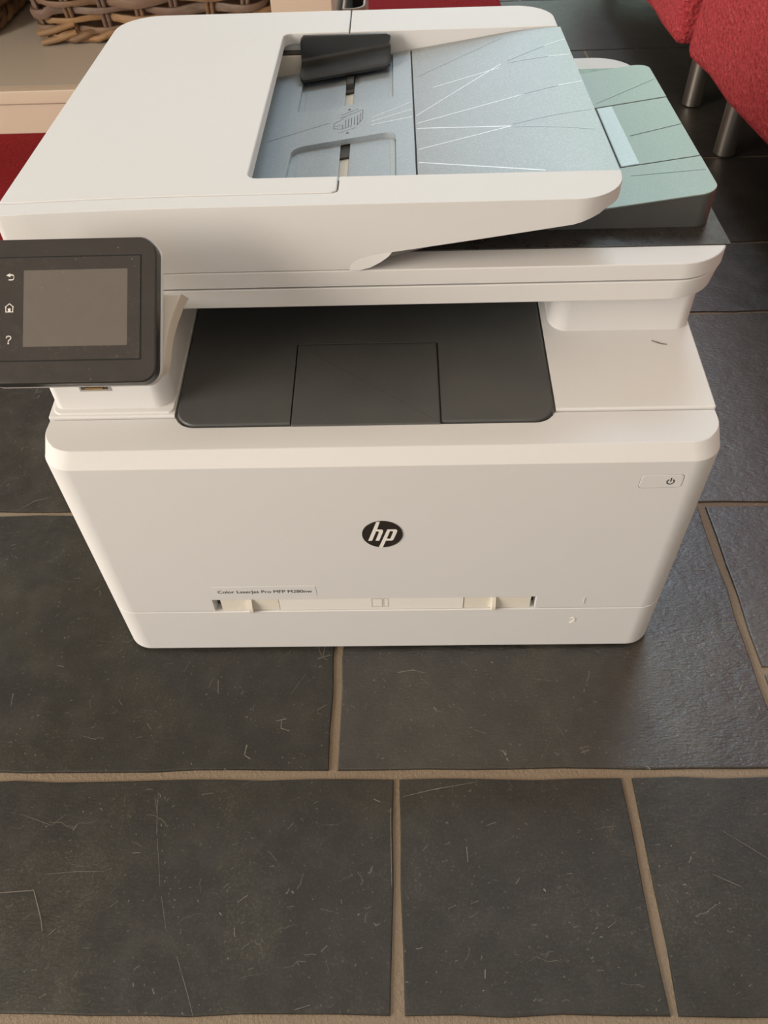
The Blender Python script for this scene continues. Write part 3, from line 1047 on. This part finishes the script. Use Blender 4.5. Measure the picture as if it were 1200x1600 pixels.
# embossed fan of lines on the tray
def strip(a, b, w, lift=0.00012):
    d = (Vector(b) - Vector(a))
    nn = Vector((-d.y, d.x)).normalized() * w
    k = 6
    bm = bmesh.new()
    L, R_ = [], []
    for i in range(k + 1):
        p = Vector(a) + d * i / k
        for lst, q in ((L, p + nn), (R_, p - nn)):
            lst.append(bm.verts.new((q.x, q.y, tz(q.x) + lift)))
    Ld = [bm.verts.new(v.co - Vector((0, 0, 0.0003))) for v in L]
    Rd = [bm.verts.new(v.co - Vector((0, 0, 0.0003))) for v in R_]
    for i in range(k):
        bm.faces.new((R_[i], R_[i + 1], L[i + 1], L[i]))
        bm.faces.new((Rd[i], Rd[i + 1], R_[i + 1], R_[i]))
        bm.faces.new((L[i], L[i + 1], Ld[i + 1], Ld[i]))
    return bm


LW = 0.00035
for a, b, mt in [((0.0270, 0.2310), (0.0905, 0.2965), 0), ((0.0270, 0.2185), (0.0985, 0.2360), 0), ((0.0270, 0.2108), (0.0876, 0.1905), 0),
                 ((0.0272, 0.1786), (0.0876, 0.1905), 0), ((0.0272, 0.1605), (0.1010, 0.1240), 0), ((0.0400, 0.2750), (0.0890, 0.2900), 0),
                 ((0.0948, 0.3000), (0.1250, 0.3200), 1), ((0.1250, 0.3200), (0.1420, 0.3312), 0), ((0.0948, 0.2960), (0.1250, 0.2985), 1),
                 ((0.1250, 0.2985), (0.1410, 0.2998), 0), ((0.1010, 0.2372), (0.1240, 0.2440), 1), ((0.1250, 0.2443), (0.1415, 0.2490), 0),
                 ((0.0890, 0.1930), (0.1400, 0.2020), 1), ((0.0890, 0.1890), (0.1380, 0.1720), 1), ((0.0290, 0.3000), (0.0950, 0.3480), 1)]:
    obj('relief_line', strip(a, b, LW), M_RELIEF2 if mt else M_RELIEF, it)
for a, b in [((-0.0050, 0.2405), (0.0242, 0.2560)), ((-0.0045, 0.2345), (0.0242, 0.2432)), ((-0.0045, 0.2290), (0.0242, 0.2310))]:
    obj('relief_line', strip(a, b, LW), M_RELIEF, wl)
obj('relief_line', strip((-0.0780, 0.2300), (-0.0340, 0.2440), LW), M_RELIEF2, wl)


# stacked-paper symbol printed on the bridge of the well
def sym(u, v):
    """zoom pixel of the symbol -> tray position."""
    return (-0.0205 + (u - 430) / 10 * 0.000465 + (350 - v) * 0.0, 0.2445 - (v - 350) / 10 * 0.00148)


polys = []
for a, b, w in [((205, 370), (345, 335), 6), ((205, 370), (205, 425), 6), ((205, 425), (330, 450), 6), ((215, 405), (345, 405), 5), ((345, 405), (345, 450), 8),
                ((330, 450), (480, 432), 6), ((290, 315), (400, 325), 5), ((300, 290), (570, 242), 5), ((300, 320), (640, 262), 6), ((640, 262), (640, 375), 8),
                ((385, 350), (385, 440), 9), ((430, 345), (430, 432), 9), ((475, 338), (475, 428), 9), ((520, 330), (520, 422), 9), ((565, 320), (565, 425), 9), ((605, 300), (605, 400), 9),
                ((560, 430), (640, 375), 6), ((280, 488), (555, 455), 5)]:
    a, b = Vector(sym(*a)), Vector(sym(*b))
    d = (b - a).normalized()
    nn = Vector((-d.y, d.x)) * (w / 10 * 0.00042 * 0.5 + 0.00006)
    polys.append([tuple(a - nn), tuple(b - nn), tuple(b + nn), tuple(a + nn)])
for cx, cy in ((430, 235), (425, 500)):
    s = Vector(sym(cx, cy))
    polys.append([(s.x - 0.0009, s.y - 0.0012), (s.x + 0.0009, s.y - 0.0012), (s.x + 0.0009, s.y + 0.0012), (s.x - 0.0009, s.y + 0.0012)])
bm = bmesh.new()
for q in polys:
    bm.faces.new([bm.verts.new((x, y, tz(x) + 0.00016)) for x, y in q])
obj('paper_symbol', bm, M_GREYINK, wl)


# black paper guide at the back of the well: upright fence flowing into a forward lip
def guide_rings(x, top):
    t = tz(x)
    prof = [(0.3540, t + 0.001), (0.3285, t - 0.0006), (0.3245, t + 0.0014), (0.3240, t + 0.0034), (0.3262, t + 0.0052), (0.3400, t + 0.0068), (0.3478, t + 0.0085),
            (0.3498, t + 0.0110), (0.3500, top - 0.0012), (0.3508, top), (0.3532, top), (0.3540, top - 0.0012)]
    return [(x, y, z) for y, z in prof]


gx0, gx1 = -0.0615, 0.0095
gr = []
for i, (x, k) in enumerate([(gx0, 0.70), (gx0 + 0.0006, 0.88), (gx0 + 0.003, 1.0), (gx0 + 0.02, 1), (-0.02, 1), (gx1 - 0.02, 1), (gx1 - 0.003, 1), (gx1 - 0.0006, 0.88), (gx1, 0.70)]):
    ring = guide_rings(x, 0.3304)
    cy = 0.345
    cz = tz(x) + 0.010
    gr.append([(x, cy + (y - cy) * (0.55 + 0.45 * k), cz + (z - cz) * k) for _, y, z in ring])
guide = obj('paper_guide', loft(gr), M_GUIDE, P, 40)
obj('guide_foot', slab([(-0.0245, 0.312), (-0.0192, 0.312), (-0.0192, 0.330), (-0.0245, 0.330)], 0.2945, 0.2995, 0.0003, fz0=shift, fz1=shift), M_LINE, guide)
# thin edge of the matching front guide, just showing over the front rail
obj('front_paper_guide', slab([(-0.056, 0.1160), (0.0085, 0.1160), (0.0085, 0.1205), (0.0062, 0.1215), (-0.056, 0.1186)], 0.2985, 0.3272, 0.0004, fz0=shift, fz1=lambda x, y: 0.0), M_FLAPSTRIP, P)
# roller housing glimpsed under the cover at the left end of the opening
ph = obj('pickup_housing', box(-0.0900, -0.0610, 0.3505, 0.3588, 0.3010, 0.3165, 0.0006), M_BEIGE, fb)
obj('housing_slit', box(-0.0900, -0.0612, 0.3520, 0.3587, 0.3165, 0.3180), M_LINE, fb)

# ------------------------------------------------------------------ feeder output extension (silver slab at right)
ez = lambda x, y: 0.137 * (x - 0.2)
ext = D.objects.new('output_extension', finish(slab(rrect(0.045, 0.2077, 0.1226, 0.3300, (0.002, 0.011, 0.012, 0.002), 8), 0.2894, 0.3100, 0.0, 0.0, fz1=ez)))
COL.objects.link(ext)
ext.data.materials.append(M_DARK)
weighted(ext)
ext.parent = P
ext.matrix_parent_inverse = Matrix.Translation(-printer.location)
XA = 0.045
for (ya, yb, rr) in ((0.1226, 0.1705, (0.002, 0.011, 0.0004, 0.0004)), (0.2648, 0.3300, (0.0004, 0.0004, 0.012, 0.002))):
    obj('extension_top', slab(rrect(XA, 0.2077, ya, yb, rr, 8), 0.3098, 0.3108, 0.0005, fz0=ez, fz1=ez), M_SILVERGREEN, ext)
sf = obj('extension_flap', slab(rrect(0.1582, 0.2074, 0.1714, 0.2639, 0.0006, 2), 0.3098, 0.3107, 0.0003, fz0=ez, fz1=ez), M_SILVERGREEN, ext)
obj('flap_bevel', slab([(0.1588, 0.1722), (0.1700, 0.1722), (0.1690, 0.2632), (0.1588, 0.2632)], 0.3106, 0.31085, 0.0001, fz0=ez, fz1=ez), M_FLAPSTRIP, sf)
obj('extension_top', slab(rrect(XA, 0.1550, 0.1714, 0.2639, 0.0006, 2), 0.3098, 0.3106, 0.0003, fz0=ez, fz1=ez), M_SILVERGREEN, ext)
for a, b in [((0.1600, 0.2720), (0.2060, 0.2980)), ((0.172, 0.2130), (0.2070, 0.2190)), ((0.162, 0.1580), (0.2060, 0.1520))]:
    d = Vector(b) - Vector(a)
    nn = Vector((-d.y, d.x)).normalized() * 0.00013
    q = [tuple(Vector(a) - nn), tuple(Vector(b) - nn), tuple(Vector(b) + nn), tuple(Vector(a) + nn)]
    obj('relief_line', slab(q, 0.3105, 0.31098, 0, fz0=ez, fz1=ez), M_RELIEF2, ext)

# ------------------------------------------------------------------ tilted control panel
TH = rad(52)
Q = Vector((-0.15655, 0.01920, 0.30874))
UP = Vector((0, sin(TH), cos(TH)))
NRM = Vector((0, -cos(TH), sin(TH)))
PM = Matrix(((1, 0, 0), (0, UP.y, NRM.y), (0, UP.z, NRM.z))).to_4x4()
PM.translation = Q


def panel_obj(name, me, mat, parent):
    return link(name, xform(me, PM), mat, parent)


po = rrect(-0.0510, 0.0428, -0.0400, 0.0377, (0.010, 0.0085, 0.0095, 0.010), 10)
panel = panel_obj('control_panel', finish(slab(po, -0.0075, 0.0, 0.0012, 0.0)), M_PANEL, P)
panel_obj('panel_back_shell', finish(slab(rrect(-0.0513, 0.0433, -0.0398, 0.0382, (0.010, 0.0085, 0.0095, 0.010), 10), -0.0135, -0.0072, 0.0004, 0.003)), M_WHITE, panel)
# sunken frame line, glass, screen
panel_obj('frame_groove', shape2d([rrect(-0.0418, 0.0350, -0.0283, 0.0281, 0.0006, 2), rrect(-0.0410, 0.0343, -0.0276, 0.0274, 0.0005, 2)], 0.00005), N('groove_black').set(color=(0.004, 0.004, 0.004), rough=0.8).m, panel)
panel_obj('touch_glass', finish(slab(rrect(-0.0410, 0.0343, -0.0276, 0.0274, 0.0005, 2), -0.0005, 0.00025, 0.0002)), M_GLASS, panel)
panel_obj('screen', finish(slab(rrect(-0.0276, 0.0275, -0.0204, 0.0205, 0.0002, 1), 0.0, 0.0003, 0)), M_SCREEN, panel)
# icons
k_ = 1 / 8.88 * 0.000337


def icon(pts, cx, cy, px, py):
    return [((x - px) * k_ + cx, -(y - py) * k_ + cy) for x, y in pts]


back = [[(92, 450), (150, 420), (150, 437)] + [(180 + 26 * cos(a), 480 - 26 * 1.65 * sin(a)) for a in [pi / 2 - i * pi / 12 for i in range(13)]] +
        [(128, 523), (128, 505)] + [(180 + 18 * cos(a), 481 - 18 * 1.38 * sin(a)) for a in [-pi / 2 + i * pi / 12 for i in range(13)]] + [(150, 456), (150, 478)]]
home = [[(140, 832), (205, 885), (200, 892), (194, 888), (194, 962), (84, 962), (84, 888), (80, 892), (74, 885)],
        [(140, 848), (182, 880), (182, 950), (158, 950), (158, 906), (120, 906), (120, 950), (97, 950), (97, 880)]]
panel_obj('back_icon', shape2d([icon(q, -0.0346, 0.0172, 155, 472) for q in back]), M_PALEINK, panel).location = NRM * 0.00040
panel_obj('home_icon', shape2d([icon(q, -0.0350, 0.0006, 140, 897) for q in home]), M_PALEINK, panel).location = NRM * 0.00040


def stroke(pts, w):
    L, R_ = [], []
    for i, p in enumerate(pts):
        t = (Vector(pts[min(i + 1, len(pts) - 1)]) - Vector(pts[max(i - 1, 0)])).normalized()
        nn = Vector((-t.y, t.x)) * w / 2
        L.append(tuple(Vector(p) + nn))
        R_.append(tuple(Vector(p) - nn))
    return L + R_[::-1]


helpm = [stroke([(93, 1312), (96, 1296), (108, 1285), (127, 1281), (147, 1287), (158, 1304), (152, 1324), (134, 1338), (123, 1350), (122, 1364)], 15),
         [(122 + 13 * cos(i * pi / 6), 1384 + 13 * sin(i * pi / 6)) for i in range(12)]]
panel_obj('help_icon', shape2d([icon(q, -0.0352, -0.0166, 125, 1336) for q in helpm]), M_PALEINK, panel).location = NRM * 0.00040

# hinge neck behind the panel, an S-curved bracket
nk = [(52.0, 11.1), (50.2, 7.0), (47.6, 0.0), (45.7, -6.0), (44.2, -12.5), (43.4, -18.0), (42.9, -23.6), (42.4, -27.1), (41.0, -29.8), (38.6, -31.4),
      (35.0, -31.8), (-25.0, -31.8), (-25.0, 11.1)]
nk = [(x * mm, y * mm) for x, y in nk][::-1]


def neck_ring(off, s):
    q = inset(nk, -s)
    return [(x, min(y, 0.0111), off) for x, y in q]


neck = panel_obj('hinge_neck', finish(loft([neck_ring(-0.0212, 0.0014), neck_ring(-0.0150, 0.0003), neck_ring(-0.0139, 0.0), neck_ring(-0.0135, -0.0004), neck_ring(-0.0133, -0.0011)]), 30), M_BEIGE, P)
obj('hinge_arm', box(-0.185, -0.140, 0.041, 0.0825, 0.266, 0.2745, 0.002), M_WHITE, neck)
# four rubber feet
for fx in (-0.17, 0.17):
    for fy in (0.06, 0.36):
        obj('foot', slab([(fx + 0.012 * cos(2 * pi * i / 16), fy + 0.012 * sin(2 * pi * i / 16)) for i in range(16)], -0.0003, 0.0040, 0), M_LINE, P)

# short brown hair lying on the right deck
hz = lambda y: 0.2172 + 0.1 * (y - 0.037) + 0.0003
hp = [(0.1800, 0.0965), (0.1830, 0.0948), (0.1860, 0.0932), (0.1893, 0.0925)]
hair = obj('stray_hair', tube([(x, y, hz(y)) for x, y in hp], [0.0002, 0.0003, 0.0003, 0.0002], 6), N('brown_hair').set(color=(0.10, 0.06, 0.04), rough=0.6).m)
tag(hair, 'tiny brown hair lying on the white deck at the right of the printer', 'hair')

# ------------------------------------------------------------------ red rug
def red_fabric(name, lo, hi, scale, bump, pill=0.5):
    n = N(name)
    v = n.coord()
    f = n.noise(v, scale, 4, 0.7, 0.6)
    g = n.noise(v, scale * 0.12, 3)
    w = n.new('ShaderNodeTexVoronoi', Scale=scale * 0.55)
    n.link(v, w.inputs['Vector'])
    c = n.mix(n.ramp(f, [(0.30, (0, 0, 0)), (0.70, (1, 1, 1))]), lo, hi)
    c = n.mix(n.math('MULTIPLY', g, 0.25), c, tuple(x * 0.7 for x in lo))
    n.set(color=c, rough=0.95, spec=0.10, sheen=0.08)
    n.b.inputs['Sheen Tint'].default_value = (1.0, 0.45, 0.45, 1)
    n.bump(n.math('ADD', f, n.math('MULTIPLY', w.outputs['Distance'], pill)), 0.9, bump)
    return n.m


M_RUG = red_fabric('red_wool_rug', (0.20, 0.006, 0.009), (0.36, 0.012, 0.018), 260, 0.004)
rug = obj('rug', slab(rrect(-1.35, 0.234, 0.5600, 2.1, 0.006, 3), 0.0002, 0.0075, 0.003), M_RUG)
tag(rug, 'flat red wool rug on the slate floor behind the printer and under the cabinet', 'rug')

# ------------------------------------------------------------------ cream low cabinet with open shelf
M_CAB = plastic('cream_lacquer', (0.70, 0.595, 0.465), 0.45, 0.05)
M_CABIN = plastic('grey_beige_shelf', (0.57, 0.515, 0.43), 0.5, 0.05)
cab = empty('low_cabinet', (-0.7, 1.2, 0.0075), 'cream low cabinet with an open shelf holding wicker baskets, standing on the red rug', 'cabinet')
CY = 0.966
obj('plinth_board', box(-1.5, -0.078, CY + 0.004, CY + 0.024, 0.0075, 0.0520, 0.0010), M_CAB, cab)
obj('shelf_edge', box(-1.5, -0.078, CY, CY + 0.022, 0.0535, 0.0735, 0.0020), M_CAB, cab)
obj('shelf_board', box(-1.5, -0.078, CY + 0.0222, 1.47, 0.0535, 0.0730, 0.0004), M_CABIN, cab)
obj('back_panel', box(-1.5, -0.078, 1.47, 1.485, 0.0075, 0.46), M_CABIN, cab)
obj('side_upright', box(-0.1672, -0.0785, CY + 0.002, 1.468, 0.0736, 0.46, 0.0015), M_CAB, cab)
obj('side_upright', box(-1.5, -1.43, CY + 0.002, 1.468, 0.0736, 0.46, 0.0015), M_CAB, cab)
obj('unseen_cabinet_top', box(-1.51, -0.070, CY - 0.008, 1.485, 0.4602, 0.485, 0.002), M_CAB, cab)  # out-of-view top board, added to dim the open shelf

# ------------------------------------------------------------------ wicker baskets
def willow(name, a, b, c_):
    n = N(name)
    v = n.coord()
    f = n.noise(n.coord((1, 1, 3)), 55, 4, 0.6)
    g = n.noise(v, 9, 2)
    n.set(color=n.mix(n.ramp(g, [(0.42, (0, 0, 0)), (0.6, (1, 1, 1))]), n.mix(n.ramp(f, [(0.3, (0, 0, 0)), (0.7, (1, 1, 1))]), a, b), c_), rough=0.6)
    n.bump(f, 0.5, 0.002)
    return n.m


WIL = [willow('peeled_willow', (0.26, 0.135, 0.055), (0.38, 0.23, 0.105), (0.30, 0.185, 0.095)),
       willow('brown_willow', (0.155, 0.085, 0.045), (0.26, 0.155, 0.08), (0.20, 0.125, 0.085)),
       willow('grey_brown_willow', (0.14, 0.095, 0.07), (0.23, 0.165, 0.12), (0.17, 0.10, 0.07))]


def basket(cx, cy, w, d, z0, label, seed):
    rg = random.Random(seed)
    root = empty('wicker_basket', (cx, cy, z0), label, 'basket', 'wicker baskets on the cabinet shelf')
    per = 2 * (w + d)

    def at(s, off, flare=0.0):
        """Point on the rounded-rectangle footprint at arc position s, pushed out by off."""
        r = 0.035
        hw, hd = w / 2 - r + flare, d / 2 - r + flare
        segs = [((-hw, -hd - r), (hw, -hd - r)), ('c', (hw, -hd), -pi / 2), ((hw + r, -hd), (hw + r, hd)), ('c', (hw, hd), 0),
                ((hw, hd + r), (-hw, hd + r)), ('c', (-hw, hd), pi / 2), ((-hw - r, hd), (-hw - r, -hd)), ('c', (-hw, -hd), pi)]
        lens = [2 * hw, r * pi / 2, 2 * hd, r * pi / 2] * 2
        T = sum(lens)
        u = (s % 1.0) * T
        for sg, L in zip(segs, lens):
            if u <= L:
                t = u / L
                if sg[0] == 'c':
                    a = sg[2] + t * pi / 2
                    return (cx + sg[1][0] + (r + off) * cos(a), cy + sg[1][1] + (r + off) * sin(a))
                p, q = Vector(sg[0]), Vector(sg[1])
                dd = (q - p).normalized()
                x = p + (q - p) * t + Vector((dd.y, -dd.x)) * off
                return (cx + x.x, cy + x.y)
            u -= L
        return at(0, off, flare)
    ns = 22
    rows = 15
    rh = 0.0135
    for i in range(ns):
        s = (i + 0.5) / ns
        bm = bmesh.new()
        for e in (-0.0042, 0.0042):
            path = []
            for k in range(8):
                z = z0 + 0.004 + k * (rows * rh + 0.01) / 7
                x, y = at(s + e / per, rg.uniform(-0.0006, 0.0006), 0.02 * k / 7)
                path.append((x, y, z))
            tube(path, 0.0036, 6, bm)
        obj('stake', bm, WIL[1 + i % 2], root, 60)
    nseg = ns * 6
    for r in range(rows):
        bm = bmesh.new()
        zc = z0 + 0.0085 + r * rh
        ph = (r % 2) * pi
        path, rad_ = [], []
        j1, j2 = rg.uniform(0, 9), rg.uniform(0, 9)
        for k in range(nseg):
            s = k / nseg
            a = s * ns * pi + ph
            off = 0.0068 * sin(a) + rg.uniform(-0.0007, 0.0007)
            x, y = at(s, off, 0.02 * r / rows)
            z = zc + 0.0022 * sin(s * 23 + j1) + 0.0016 * sin(s * 61 + j2)
            path.append((x, y, max(z, z0 + 0.0075)))
            rad_.append(0.0056 + 0.0016 * sin(s * 31 + j2) + rg.uniform(-0.0004, 0.0004))
        tube(path, rad_, 6, bm, closed=True, rx=(0.78, 1.12))
        obj('weave_strand', bm, WIL[[0, 1, 0, 2, 1][r % 5]], root, 60)
    # twisted bottom border of two rods
    for q in range(2):
        bm = bmesh.new()
        path = []
        for k in range(nseg):
            s = k / nseg
            a = s * ns * 1.5 * pi + q * pi
            x, y = at(s, 0.006 + 0.0055 * cos(a))
            path.append((x, y, z0 + 0.0120 + 0.0050 * sin(a)))
        tube(path, 0.0056, 6, bm, closed=True)
        obj('border_rod', bm, WIL[q], root, 60)
    # cut rod ends poking out of the front corners
    for (sx, ang, zz) in ((-1, 0.35, 0.0062), (-1, 0.10, 0.020), (1, 0.3, 0.008)):
        x0, y0 = cx + sx * (w / 2 - 0.012), cy - d / 2 - 0.003
        bm = tube([(x0 - sx * 0.055, y0 - 0.004, z0 + zz + 0.012), (x0 - sx * 0.02, y0 - 0.010, z0 + zz + 0.004), (x0 + sx * 0.006, y0 - 0.013, z0 + zz)], [0.0052, 0.0054, 0.0048], 7)
        obj('rod_end', bm, WIL[0], root, 60)
    obj('basket_base', slab(rrect(cx - w / 2 + 0.008, cx + w / 2 - 0.008, cy - d / 2 + 0.008, cy + d / 2 - 0.008, 0.03), z0, z0 + 0.008, 0.001), WIL[2], root)
    return root


basket(-0.400, 1.3150, 0.400, 0.275, 0.0730, 'brown wicker basket on the shelf directly behind the printer', 3)
basket(-0.905, 1.3280, 0.400, 0.240, 0.0730, 'wicker basket at the far left, mostly cut off by the corner of the photo', 8)

# ------------------------------------------------------------------ small grey bin beside the cabinet
M_BIN = plastic('pale_grey_bin_plastic', (0.40, 0.355, 0.30), 0.45, 0.05)
M_BIN2 = plastic('bin_shade_tone', (0.085, 0.072, 0.058), 0.7, 0.05)
bx0, bx1, by0, by1, bh = -0.0690, -0.0330, 1.0450, 1.3000, 0.1500
o1 = rrect(bx0, bx1, by0, by1, (0.004, 0.022, 0.016, 0.004), 8)
i1 = inset(o1, 0.0040)
o0 = inset(o1, 0.005)
bm = loft([[(x, y, 0.0085) for x, y in i1], [(x, y, 0.0075) for x, y in o0], [(x, y, bh - 0.002) for x, y in o1], [(x, y, bh) for x, y in inset(o1, 0.0007)],
           [(x, y, bh) for x, y in inset(o1, 0.0033)], [(x, y, bh - 0.002) for x, y in i1], [(x, y, 0.0115) for x, y in inset(i1, 0.004)]], cap0=True, cap1=True)
binn = obj('waste_bin', bm, M_BIN)
tag(binn, 'slim pale grey bin with a rounded rim beside the cream cabinet', 'bin')
obj('bin_inside_shade', loft([[(x, y, 0.0120) for x, y in inset(i1, 0.0046)], [(x, y, bh - 0.008) for x, y in inset(i1, 0.0006)]], cap0=True, cap1=False), M_BIN2, binn)  # dark inner skin gives the shade inside the bin by colour

# ------------------------------------------------------------------ red sofa modules on steel legs
M_SOFA = red_fabric('red_boucle_wool', (0.52, 0.028, 0.038), (1.0, 0.18, 0.20), 260, 0.006, 0.9)
sn = N('brushed_steel')
sv_ = sn.noise(sn.coord((1, 1, 0.05)), 400, 3)
sn.set(color=sn.mix(sv_, (0.50, 0.46, 0.40), (0.66, 0.62, 0.56)), metal=1.0, rough=0.32)
M_STEEL = sn.m
M_UNDER = N('black_sofa_underlining').set(color=(0.010, 0.010, 0.010), rough=0.9).m


def sofa(y0, y1, xf, zb, label, legs, skew):
    root = empty('sofa_module', (xf + 0.4, (y0 + y1) / 2, 0), label, 'sofa', 'red sofa modules')
    rg = random.Random(int(y0 * 100))
    bm = bmesh.new()
    # upholstered body, softly bulging
    nx, ny, nz = 8, 14, 8
    X0, X1, Z0, Z1 = xf, xf + 0.78, zb, zb + 0.235
    body = box(X0, X1, y0, y1, Z0, Z1, 0.016, 4)
    bmesh.ops.subdivide_edges(body, edges=[e for e in body.edges if e.calc_length() > 0.1], cuts=10, use_grid_fill=True)
    for v in body.verts:
        v.co.x += skew * (y1 - v.co.y) + 0.0025 * sin(v.co.y * 37 + v.co.z * 21) + rg.uniform(-0.0006, 0.0006)
        v.co.z += 0.002 * sin(v.co.y * 29 + 1.3) + rg.uniform(-0.0005, 0.0005)
    b = obj('upholstered_base', body, M_SOFA, root, 80)
    obj('underside', box(X0 + 0.07, X1 - 0.02, y0 + 0.02, y1 - 0.02, zb - 0.004, zb + 0.004), M_UNDER, root)
    cush = box(X0 + 0.006, X1 - 0.01, y0 + 0.006, y1 - 0.006, Z1 - 0.002, Z1 + 0.11, 0.03, 4)
    for v in cush.verts:
        v.co.x += skew * (y1 - v.co.y)
    obj('seat_cushion', cush, M_SOFA, root, 80)
    for (lx, ly, mt) in legs:
        pts = [(lx + 0.0155 * cos(2 * pi * i / 24), ly + 0.0155 * sin(2 * pi * i / 24)) for i in range(24)]
        lg = obj('leg', slab(pts, 0.002, zb - 0.003, 0.0), M_STEEL, root)
        obj('leg_glide', slab([(lx + 0.013 * cos(2 * pi * i / 16), ly + 0.013 * sin(2 * pi * i / 16)) for i in range(16)], 0.0, 0.0021, 0.0), M_UNDER, lg)
    return root


sofa(0.06, 0.9600, 0.4450, 0.100, 'near red woollen sofa module with two steel legs showing, at the right edge', [(0.5030, 0.854, 0), (1.12, 0.854, 0), (0.5030, 0.16, 0), (1.12, 0.16, 0)], 0.054)
sofa(1.0000, 1.80, 0.4360, 0.100, 'far red sofa module standing beyond the near one, only its lower end visible', [(0.5009, 1.036, 0), (1.12, 1.06, 0), (0.5009, 1.72, 0), (1.12, 1.72, 0)], 0)
